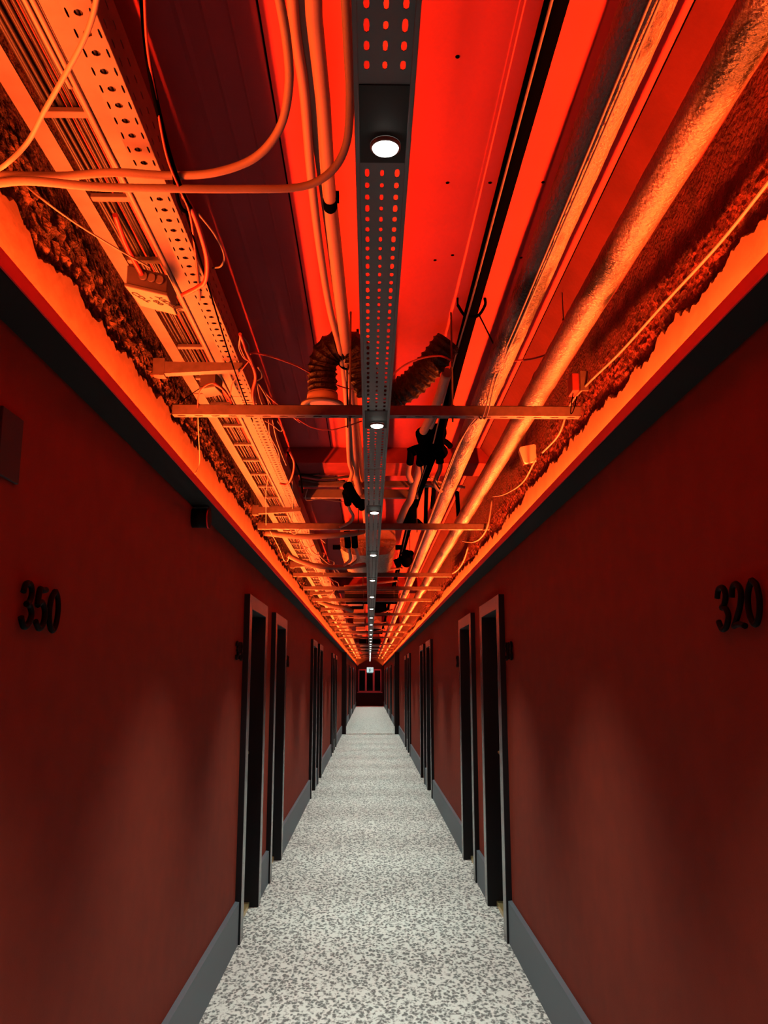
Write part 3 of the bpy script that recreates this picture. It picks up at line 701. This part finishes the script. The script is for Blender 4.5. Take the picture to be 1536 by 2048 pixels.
# loose wires further down, beside the tray
random.seed(21)
far = []
for y in [6.6 + 0.42 * k for k in range(44)]:
    for q in range(2):
        x = random.choice((-0.484, -0.475, -0.50, -0.53)); z = 2.698
        pts = [(x, y, z)]
        for s in range(4):
            x += random.uniform(-0.06, 0.07); z += random.uniform(-0.06, 0.045)
            pts.append((max(-0.7, min(-0.25, x)), y + 0.12 * (s + 1), max(2.60, min(2.9, z))))
        o = MB().tube(smooth_path(pts, 4), random.choice((0.0028, 0.0035, 0.005)), 6).build('loose_wire', random.choice((M['cable'], M['cable'], M['redwire'])), None, True)
        tag(o, 'tangled loose wire beside the tray beyond the second strut', 'wire', 'loose wires beside the tray')

# ------------------------------------------------------------------ cream pipes left of the lighting channel
pa_end = AZ(660, 402, 2.88)
pa = thing('plastic_pipe', (0, 0, 0), 'cream pipe ending in a black cap left of the nearest downlight', 'pipe')
MB().tube([AZ(623, -150, 2.88), AZ(628, 30, 2.88), AZ(646, 200, 2.88), pa_end], 0.0175, 16).build('pipe_body', M['pipe'], pa, True)
dv = (pa_end - AZ(646, 200, 2.88)).normalized()
MB().tube([pa_end - dv * 0.01, pa_end + dv * 0.035, pa_end + dv * 0.05], [0.0195, 0.0195, 0.012], 16).build('pipe_cap', M['black'], pa, True)
MB().box(pa_end.x + 0.012, pa_end.x + 0.026, pa_end.y - 0.02, pa_end.y + 0.004, 2.875, 2.90).build('cap_tab', M['black'], pa)
pb = thing('plastic_pipe', (0, 0, 0), 'wide cream pipe held by a black strap left of the lighting channel', 'pipe')
pts = [AZ(600, -150, 2.93), AZ(618, 100, 2.93), AZ(645, 300, 2.93), AZ(672, 520, 2.92), AZ(694, 725, 2.90), AZ(704, 850, 2.89), AZ(712, 950, 2.87), AZ(722, 992, 2.83)]
MB().tube(smooth_path(pts, 5), 0.024, 16).build('pipe_body', M['pipe'], pb, True)
MB().tube([pts[-1] + Vector((0, -0.02, 0.004)), pts[-1] + Vector((0.002, 0.09, -0.03)), pts[-1] + Vector((0.004, 0.16, -0.06))], [0.030, 0.030, 0.022], 14).build('pipe_cap', M['black'], pb, True)
cable('plastic_pipe', [AZ(578, -100, 2.90), AZ(590, 60, 2.90), AZ(608, 180, 2.90), AZ(622, 350, 2.90), AZ(640, 500, 2.90), AZ(660, 620, 2.90), AZ(684, 720, 2.89), AZ(694, 830, 2.87), AZ(698, 920, 2.85), AZ(704, 945, 2.83), AZ(697, 968, 2.80)], 0.0125, M['pipe'], 'narrow cream pipe on the left of the wide strapped pipe', 'pipe', seg=12)
cable('plastic_pipe', [AZ(705, 760, 2.97), AZ(712, 840, 2.95), AZ(722, 930, 2.93), AZ(726, 1000, 2.9), AZ(732, 1060, 2.88), AZ(735, 1140, 2.86)], 0.018, M['pipe'], 'cream pipe running behind the strap towards the foil wrapped unit', 'pipe', seg=12)
# black strap under the wide pipe, hung from rods
s0 = AZ(694, 735, 2.875)
b = MB().tube(smooth_path([(s0.x - 0.045, s0.y, 2.925), (s0.x - 0.03, s0.y, 2.885), (s0.x, s0.y, 2.868), (s0.x + 0.03, s0.y, 2.885), (s0.x + 0.045, s0.y, 2.925), (s0.x + 0.045, s0.y, ZC)], 6), 0.0055, 8)
b.tube([(s0.x - 0.045, s0.y, 2.925), (s0.x - 0.045, s0.y, ZC)], 0.003, 6); b.tube([(s0.x, s0.y, 2.868), (s0.x + 0.002, s0.y + 0.12, 2.64)], 0.003, 6)
tag(b.build('pipe_strap', M['black'], None, True), 'black strap carrying the wide cream pipe above the first strut', 'pipe strap')
# black fittings at the ends of the cream pipes
def fitting(name, lst, label, cat='pipe fitting'):
    root = thing(name, lst[0][0][0], label, cat)
    for pts, r in lst:
        b = MB().tube(smooth_path(pts, 4) if len(pts) > 2 else pts, r, 12); part('fitting_arm', b, M['black'], root, True)
    return root
Y = 6.0
fitting('pipe_fitting', [([AY(695, 970, 5.3), AY(702, 985, 5.35), AY(712, 1000, 5.4), AY(718, 1008, 5.45)], 0.032), ([AY(692, 985, 5.4), AY(695, 998, 5.45), AY(696, 1006, 5.5)], 0.026), ([AY(690, 985, 5.38), AY(700, 978, 5.35)], 0.02)], 'black branch fitting at the end of the narrow cream pipe')
for u, lb in ((694, 'left'), (708, 'right')):
    fitting('pipe_fitting', [([AY(u, 1062, 6.6), AY(u + 1, 1078, 6.62), AY(u + 2, 1094, 6.66)], [0.022, 0.03, 0.03, 0.026, 0.026, 0.024, 0.024, 0.024, 0.022] if False else 0.026)], 'black pipe coupling hanging behind the second strut, %s of two' % lb)
cable('plastic_pipe', [AY(694, 1006, 5.5), AY(700, 1020, 5.6), AY(706, 1032, 5.7), AY(700, 1044, 5.8), AY(680, 1054, 5.9)], 0.011, M['pipe'], 'bent cream pipe leaving the black branch fitting', 'pipe')
for u0, u1, lb in ((697, 700, 'left'), (710, 715, 'right')):
    cable('plastic_pipe', [AY(u0, 1094, 6.7), AY(u1, 1108, 6.9), AY(u1, 1120, 7.2), AY(u0 - 8, 1130, 7.5)], 0.013, M['pipe'], 'bent cream pipe below the %s black coupling' % lb, 'pipe')

# ------------------------------------------------------------------ flexible duct, two lengths
def flex(pts, r, root, n=26):
    P = smooth_path(pts, n); cum = [0]
    for i in range(1, len(P)): cum.append(cum[-1] + (P[i] - P[i - 1]).length)
    def rf(i, j, p):
        w = 1 - 2 * abs(math.sin(cum[i] / 0.030 * math.pi)) ** 0.7
        return 1.0 + 0.075 * w + 0.05 * fbm(p.x * 22 + j * 0.7, p.y * 22, p.z * 22, 2)
    return MB().tube(P, r, 28, rf).build('duct_hose', M['duct'], root, True)
fd = thing('flexible_duct', (0, 0, 0), 'dark flexible duct arching left of the lighting channel into a pale collar', 'duct')
yD = 3.50
flex([AY(645, 790, yD), AY(645, 765, yD), AY(645, 735, yD - 0.01), AY(655, 705, yD - 0.04), AY(680, 690, yD - 0.06), AY(708, 696, yD - 0.06), AY(722, 725, yD - 0.03), AY(730, 760, yD), AY(740, 780, yD)], 0.062, fd)
c0 = AY(645, 792, yD)
MB().tube([(c0.x, yD, c0.z + 0.012), (c0.x, yD, c0.z - 0.036)], [0.064, 0.069], 32).build('duct_collar', M['collar'], fd, True)
b = MB(); n = 36
for r, z in ((0.069, -0.034), (0.091, -0.036), (0.091, -0.043), (0.062, -0.043), (0.060, -0.02)):
    for j in range(n): b.v.append((c0.x + r * math.cos(2 * math.pi * j / n), yD + r * math.sin(2 * math.pi * j / n), c0.z + z))
for k in range(4):
    for j in range(n): b.f.append((k * n + j, k * n + (j + 1) % n, (k + 1) * n + (j + 1) % n, (k + 1) * n + j))
b.build('collar_flange', M['galvd'], fd, True)
fe = thing('flexible_duct', (0, 0, 0), 'dark flexible duct rising right of the lighting channel to the slab', 'duct')
flex([AY(772, 797, 3.66), AY(795, 785, 3.65), AY(822, 770, 3.62), AY(850, 742, 3.58), AY(875, 712, 3.54), AY(897, 682, 3.52)], 0.062, fe)
cable('black_wire', [AY(782, 752, 3.5), AY(810, 730, 3.45), AY(845, 716, 3.4), AY(880, 712, 3.35), AY(905, 722, 3.34)], 0.004, M['redwire'], 'dark red wire arched over the right flexible duct', 'wire')

# ------------------------------------------------------------------ pipes on the right
def foil_pipe(name, x, z, r, m, label, seed):
    ys = []; y = 0.4
    while y < 11: ys.append(y); y += 0.014
    while y < 26: ys.append(y); y += 0.08
    while y < 50.5: ys.append(y); y += 0.6
    ctr = [(x + 0.004 * fbm(yy * 0.4, seed), yy, z + 0.004 * fbm(yy * 0.4, seed + 9)) for yy in ys]
    def rf(i, j, p):
        yy = ys[i]
        k = 1.0 + 0.022 * fbm(yy * 26, j * 0.55, seed, 3) + 0.022 * fbm(yy * 4, j * 0.35, seed + 4, 2)
        for s in STRUTS[:6]:                         # jacket bunched at the joints beside each strut
            dd = abs(yy - (s - 0.10)); k += 0.06 * max(0, 1 - dd / 0.05)
        return k
    return tag(MB().tube(ctr, r, 30, rf).build(name, m, None, True), label, 'pipe')
foil_pipe('insulated_pipe', 0.487, 2.722, 0.047, M['foil'], 'foil wrapped pipe with dark stains, inner of the two on the right', 3.0)
foil_pipe('insulated_pipe', 0.697, 2.724, 0.048, M['foil2'], 'foil wrapped pipe nearest the right wall', 7.0)
for k, (dx, dz, lb) in enumerate(((-0.020, -0.046, 'left'), (-0.006, -0.052, 'right'))):
    pts = [(0.487 + dx + 0.004 * math.sin(y * 0.9 + k), y, 2.722 + dz + 0.002 * math.sin(y * 2.2 + k)) for y in [0.4, 1.2, 2.0, 2.6, 3.1]] + [(0.487 + dx - 0.015, 3.32, 2.585), (0.487 + dx - 0.03, 3.45, 2.62), (0.44 - 0.006 * k, 4.2, 2.69), (0.437 - 0.006 * k, 6, 2.69), (0.435 - 0.006 * k, 9, 2.69), (0.435 - 0.006 * k, 20, 2.69)]
    cable('thin_wire', pts, 0.0032, M['cable'], 'thin pale wire strapped along the inner foil pipe, %s of two' % lb, 'wire')
# black insulated pipe under the slab
pts = [(0.405, 0.5, 3.012), (0.405, 3.3, 3.0), (0.402, 4.4, 2.96), (0.398, 4.9, 2.93), (0.37, 5.4, 2.885), (0.345, 6.2, 2.86), (0.34, 9, 2.86), (0.34, 14, 2.84), (0.34, 25, 2.84)]
bp = MB().tube(smooth_path(pts, 8), 0.0275, 16).build('black_pipe', M['black'], None, True)
tag(bp, 'black insulated pipe running under the slab right of the lighting channel', 'pipe')
cable('thin_wire', [(0.386, 0.5, 2.98), (0.386, 2.2, 2.975), (0.384, 3.1, 2.965), (0.378, 3.5, 2.955), (0.37, 4.2, 2.93), (0.365, 5.0, 2.89), (0.34, 5.6, 2.85), (0.325, 6.5, 2.83), (0.33, 9, 2.83)], 0.0035, M['cable'], 'thin pale wire running along the black insulated pipe', 'wire')
s1 = Vector((0.403, 3.22, 2.97))
b = MB().tube(smooth_path([(s1.x - 0.055, s1.y, 3.02), (s1.x - 0.03, s1.y, 2.978), (s1.x, s1.y, 2.966), (s1.x + 0.03, s1.y, 2.978), (s1.x + 0.055, s1.y, 3.02), (s1.x + 0.055, s1.y, ZC)], 6), 0.006, 8)
b.tube([(s1.x - 0.055, s1.y, 3.02), (s1.x - 0.055, s1.y, ZC)], 0.004, 6); b.tube([(s1.x + 0.03, s1.y, 2.978), (s1.x + 0.10, s1.y + 0.05, 2.86), (s1.x + 0.16, s1.y + 0.08, 2.77)], 0.003, 6)
tag(b.build('pipe_strap', M['black'], None, True), 'black strap holding the black pipe before the first strut', 'pipe strap')
cable('plastic_pipe', [AY(894, 745, 3.75), AY(880, 790, 4.0), AY(866, 825, 4.3), AY(847, 862, 4.75)], 0.024, M['pipe'], 'cream pipe slanting down beside the black pipe into its branch fitting', 'pipe', seg=14)
cable('plastic_pipe', [AY(880, 795, 4.05), AY(872, 830, 4.35), AY(862, 855, 4.6)], 0.012, M['plate'], 'pale narrow pipe behind the slanting cream pipe', 'pipe', seg=10)
# black branch fittings on the right
fitting('branch_fitting', [([AY(846, 866, 4.8), AY(852, 885, 4.9), AY(862, 905, 5.0)], 0.045), ([AY(875, 862, 4.8), AY(868, 890, 4.95), AY(850, 915, 5.1)], 0.055), ([AY(850, 895, 5.0), AY(832, 900, 5.0), AY(818, 906, 5.0)], 0.03), ([AY(822, 902, 5.0), AY(821, 918, 5.02), AY(820, 926, 5.05)], 0.022), ([AY(842, 908, 5.05), AY(841, 920, 5.07), AY(840, 927, 5.1)], 0.026), ([AY(868, 880, 4.95), AY(882, 895, 4.97), AY(888, 905, 5.0), AY(880, 915, 5.03), AY(880, 926, 5.05)], 0.024), ([AY(882, 880, 4.95), AY(893, 885, 4.97), AY(901, 893, 5.0)], 0.018)], 'large black branch fitting on the black pipe past the first strut', 'pipe fitting')
cable('plastic_pipe', [AY(820, 924, 5.05), AY(817, 940, 5.1), AY(817, 950, 5.15), AY(822, 962, 5.25)], 0.017, M['pipe'], 'short cream pipe on the left below the black branch fitting', 'pipe', seg=12)
cable('plastic_pipe', [AY(840, 926, 5.1), AY(838, 940, 5.2), AY(828, 970, 5.5), AY(820, 1000, 5.8), AY(811, 1015, 6.0), AY(800, 1042, 6.2)], 0.026, M['pipe'], 'long cream pipe descending from the black branch fitting', 'pipe', seg=12)
cable('plastic_pipe', [AY(881, 922, 5.05), AY(880, 938, 5.08), AY(873, 955, 5.12), AY(870, 968, 5.15), AY(876, 978, 5.18), AY(884, 982, 5.2)], 0.014, M['plate'], 'pale pipe bent in a hook right of the black branch fitting', 'pipe', seg=12)
fitting('branch_fitting', [([AY(827, 1005, 6.0), AY(822, 1018, 6.1), AY(824, 1030, 6.2)], 0.04), ([AY(798, 1048, 6.3), AY(812, 1046, 6.3), AY(835, 1048, 6.3)], 0.035), ([AY(820, 1030, 6.2), AY(820, 1050, 6.3)], 0.045), ([AY(833, 1044, 6.3), AY(842, 1052, 6.35)], 0.028)], 'black branch fitting just above the second strut on the right')
fitting('branch_fitting', [([AY(790, 1128, 8.6), AY(800, 1124, 8.6)], 0.045), ([AY(812, 1108, 8.4), AY(816, 1118, 8.5), AY(812, 1126, 8.6)], 0.05), ([AY(822, 1106, 8.4), AY(816, 1116, 8.5)], 0.03)], 'black branch fitting beside the foil wrapped unit on the right')
# dark vertical drops behind the beam
for u0, u1, v0, v1, yy, rr, lb in ((853, 851, 975, 1045, 6.4, 0.017, 'left'), (868, 865, 972, 1015, 6.5, 0.019, 'middle'), (914, 918, 985, 1045, 6.4, 0.017, 'right')):
    p0, p1 = AY(u0, v0, yy), AY(u1, v1, yy + 0.3)
    tag(MB().tube([p0, p1], rr, 10).build('black_drop_pipe', M['black'], None, True), 'black drop pipe behind the first concrete beam, %s of three' % lb, 'pipe')
# things against the first beam
tag(MB().box(-0.47, 0.34, 5.92, 5.965, 2.80, 2.862).build('flat_duct', M['plate'], None, bevel=0.003), 'pale flat duct crossing behind the first concrete beam', 'duct')
tag(MB().box(-0.50, 0.60, 5.87, 5.91, 2.872, 2.912).build('flat_duct', M['galvd'], None, bevel=0.003), 'dull steel duct crossing right under the first concrete beam', 'duct')
for k, (u0, v0, u1, v1) in enumerate(((600, 950, 700, 953), (600, 958, 690, 962), (850, 950, 930, 975), (845, 966, 925, 972), (590, 944, 640, 946))):
    p0, p1 = AY(u0, v0, 5.8), AY(u1, v1, 5.8); mid = (p0 + p1) / 2 + Vector((0, 0.02, -0.012))
    cable('beam_cable', [p0, mid, p1], 0.009, M['pipe'] if k in (2, 3) else M['darkcable'], 'pair of cream cables under the first beam on the right' if k in (2, 3) else 'dark cable looped along the first concrete beam', 'cable', 'cream cables under the beam' if k in (2, 3) else 'dark cables along the beam')
# foil wrapped unit and dark slatted unit
fu = thing('foil_wrapped_unit', (-0.02, 8.0, 2.67), 'crinkled foil wrapped fan unit behind the second strut', 'fan unit')
b = MB(); nx, ny = 22, 40
for (nrm) in (0,):
    prof = []
    for k in range(26):
        a = math.pi * k / 25; prof.append((-0.26 * math.cos(a) * (1.0), -0.15 * math.sin(a) ** 0.6))
    m_ = len(prof)
    for j in range(ny + 1):
        yy = 1.5 * j / ny
        for (px, pz) in prof:
            h = 1 + 0.05 * fbm(px * 14, yy * 14, pz * 14, 3); b.v.append((px * h, yy, 0.16 + pz * h))
    for j in range(ny):
        for i in range(m_ - 1): b.f.append((j * m_ + i, j * m_ + i + 1, (j + 1) * m_ + i + 1, (j + 1) * m_ + i))
    b.f.append(tuple(range(m_))); b.f.append(tuple(ny * m_ + i for i in range(m_ - 1, -1, -1)))
    nt_ = [0, m_ - 1, ny * m_ + m_ - 1, ny * m_]; b.f.append(tuple(nt_))
b.build('unit_casing', M['crinkle'], fu, True)
MB().box(-0.26, 0.26, 0.02, 1.48, 0.162, 0.28).build('unit_plenum', M['pipe'], fu, bevel=0.006)
for xx in (-0.30, 0.30): MB().box(xx - 0.035, xx + 0.035, 0.15, 0.2, 0.10, 0.14).build('hanger_lug', M['black'], fu)
su = thing('slatted_unit', (0.02, 12.0, 2.60), 'dark wide slatted air unit hanging across the lighting channel', 'air unit')
MB().box(-0.37, 0.38, 0.03, 0.85, 0.045, 0.19).build('unit_casing', M['black'], su)
for k in range(6): MB().box(-0.37, 0.38, 0.0 + 0.002 * k, 0.028 + 0.002 * k, 0.046 + 0.024 * k, 0.062 + 0.024 * k).build('slat', M['galvd'] if k > 2 else M['module'], su)
MB().tube([(-0.36, 0.05, 0.03), (0.37, 0.05, 0.03)], 0.026, 14).build('drain_tube', M['module'], su, True)

# ------------------------------------------------------------------ right upper wall: cable, plate, clamp, hanging wires
rx = URX - 0.022
pts = [AX(1560, 335, rx), AX(1440, 485, rx), AX(1330, 605, rx), AX(1240, 705, rx), AX(1175, 768, rx), AX(1140, 810, rx - 0.01), AX(1118, 868, rx - 0.03), AX(1085, 905, rx - 0.04)]
cable('wall_cable', pts, 0.0045, M['cable'], 'pale cable clipped along the right upper wall to the square box', 'cable')
cable('wall_cable', [AX(1072, 918, rx - 0.04), AX(1045, 965, rx - 0.01), AX(1010, 988, rx), AX(985, 993, rx)], 0.0045, M['cable'], 'pale cable sagging from the square box along the right wall', 'cable')
cable('wall_cable', [AX(984, 1000, rx), AX(976, 1050, rx - 0.02), AX(962, 1075, rx - 0.04), AX(945, 1084, rx - 0.05), AX(925, 1082, rx - 0.06)], 0.006, M['cable'], 'pale cable looping below the second strut on the right wall', 'cable')
cable('wall_cable', [AX(936, 1095, rx), AX(928, 1120, rx), AX(917, 1138, rx), AX(905, 1147, rx)], 0.007, M['cable'], 'pale cable curving down the right wall before the third strut', 'cable')
bc = AY(1059, 909, 4.35)
sb = thing('square_box', bc, 'pale square box dangling by its cable near the right wall', 'junction box')
q = MB(); R = 0.047
poly = []
for cx, cz, a0 in ((1, 1, 0), (-1, 1, 90), (-1, -1, 180), (1, -1, 270)):
    for k in range(5):
        a = math.radians(a0 + 22.5 * k); poly.append((cx * (R - 0.012) + 0.012 * math.cos(a), cz * (R - 0.012) + 0.012 * math.sin(a)))
q.prism_y(poly, -0.012, 0.0); q.build('cover_plate', M['cover'], sb)
MB().box(-0.04, 0.04, 0.0005, 0.035, -0.04, 0.04).build('box_body', M['galvd'], sb)
sb.rotation_euler = (math.radians(-10), math.radians(-14), math.radians(12))
cl = AX(1155, 765, URX - 0.04)
wc = thing('wall_clamp', cl, 'small dark clamp with wires on the right wall before the first strut', 'clamp')
MB().box(0.0, 0.03, -0.05, -0.04, -0.05, 0.03).build('clamp_plate', M['galvd'], wc); MB().box(-0.028, 0.0, -0.03, 0.05, -0.045, 0.03).build('terminal_block', M['redwire'], wc, bevel=0.004)
MB().tube(smooth_path([(-0.02, 0.0, -0.045), (-0.03, -0.01, -0.09), (-0.025, 0.03, -0.12), (-0.01, 0.04, -0.10), (0.0, 0.02, -0.05)], 5), 0.002, 6).build('wire_loop', M['black'], wc, True)
for (u, v0, v1), lb in (((1124, 575, 652), 'between the two foil pipes further down'), ((1274, 330, 384), 'between the two foil pipes near the camera')):
    p = AZ(u, v0, ZC); q0 = AY(u, v1, p.y)
    b = MB().tube([(p.x, p.y, ZC), (p.x, p.y, q0.z + 0.03)], 0.0016 if u < 1200 else 0.004, 6).tube([(p.x, p.y, q0.z + 0.03), (p.x, p.y, q0.z)], [0.004, 0.002] if u < 1200 else [0.006, 0.002], 8)
    tag(b.build('hanging_rod', M['black'], None), 'thin dark rod hanging from the slab ' + lb, 'rod')
cable('red_wire', [AY(1028, 722, 3.3), AY(1062, 718, 3.25), AY(1098, 708, 3.2)], 0.0035, M['redwire'], 'short red wire between the foil pipes before the first strut', 'wire')
# red tinted drops and cross cables in the far bays
random.seed(5)
for k, y in enumerate([9.6, 10.9, 13.8, 15.6, 16.4, 18.2, 19.1, 21.8, 23.8]):
    x0, x1 = random.uniform(-0.7, -0.3), random.uniform(0.15, 0.45)
    pts = [(x0, y, 2.70), ((x0 + x1) / 2, y + 0.15, 2.66 + random.uniform(0, 0.1)), (x1, y + 0.2, 2.80)]
    cable('cross_cable', pts, 0.014, M['pipe'], 'cream hose slung across the ceiling void in the far bays', 'hose', 'hoses across the far bays', seg=8)
for k in range(10):
    y = 13.8 + k * 1.15; x = random.choice((-0.22, -0.20, 0.19)) + random.uniform(-0.02, 0.02)
    o = MB().box(x - 0.12, x + 0.12, y, y + 0.45, 2.72 + random.uniform(0, .05), ZC)
    tag(o.build('duct_box', random.choice((M['galvd'], M['pipe'], M['black'])), None, bevel=0.01), 'boxed duct piece hung beside the lighting channel in the far bays', 'duct', 'boxed ducts in the far bays')
for k in range(12):
    y = (27.6, 28.8, 29.7, 31.0, 32.2, 33.1, 34.3, 36.0, 38.4, 40.2, 43.2, 45.0)[k]
    r = thing('flat_duct', (0.015, y, 2.66), 'dark flat duct above the lighting channel beyond the portal posts', 'duct', 'dark flat ducts beyond the portal')
    MB().box(-0.345, 0.345, 0, 0.8, 0, 0.14).build('duct_body', M['galvd'] if k % 3 else M['black'], r)
    for xx in (-0.3, 0.3): MB().tube([(xx, 0.4, 0.13), (xx, 0.4, ZC - 2.66)], 0.005, 6).build('threaded_rod', M['galvd'], r)

# ------------------------------------------------------------------ exit sign at the far end
es = thing('exit_sign', (0.03, 47.9, 2.03), 'small pale cyan lit exit sign hanging at the far end', 'exit sign')
MB().box(-0.18, 0.18, -0.03, 0.03, -0.13, 0.15).build('sign_body', M['exit'], es, bevel=0.02)
b = MB().box(-0.03, 0.02, -0.036, -0.031, -0.02, 0.06).box(-0.02, 0.012, -0.036, -0.031, 0.07, 0.10).box(-0.07, -0.03, -0.036, -0.031, 0.01, 0.03).box(-0.06, -0.02, -0.036, -0.031, -0.09, -0.02).box(0.0, 0.05, -0.036, -0.031, -0.06, -0.03).box(0.07, 0.12, -0.036, -0.031, 0.0, 0.025)
b.build('pictogram', M['exitmark'], es)
MB().tube([(0, 0, 0.15), (0, 0, 0.515)], 0.008, 8).build('hanger', M['galvd'], es)
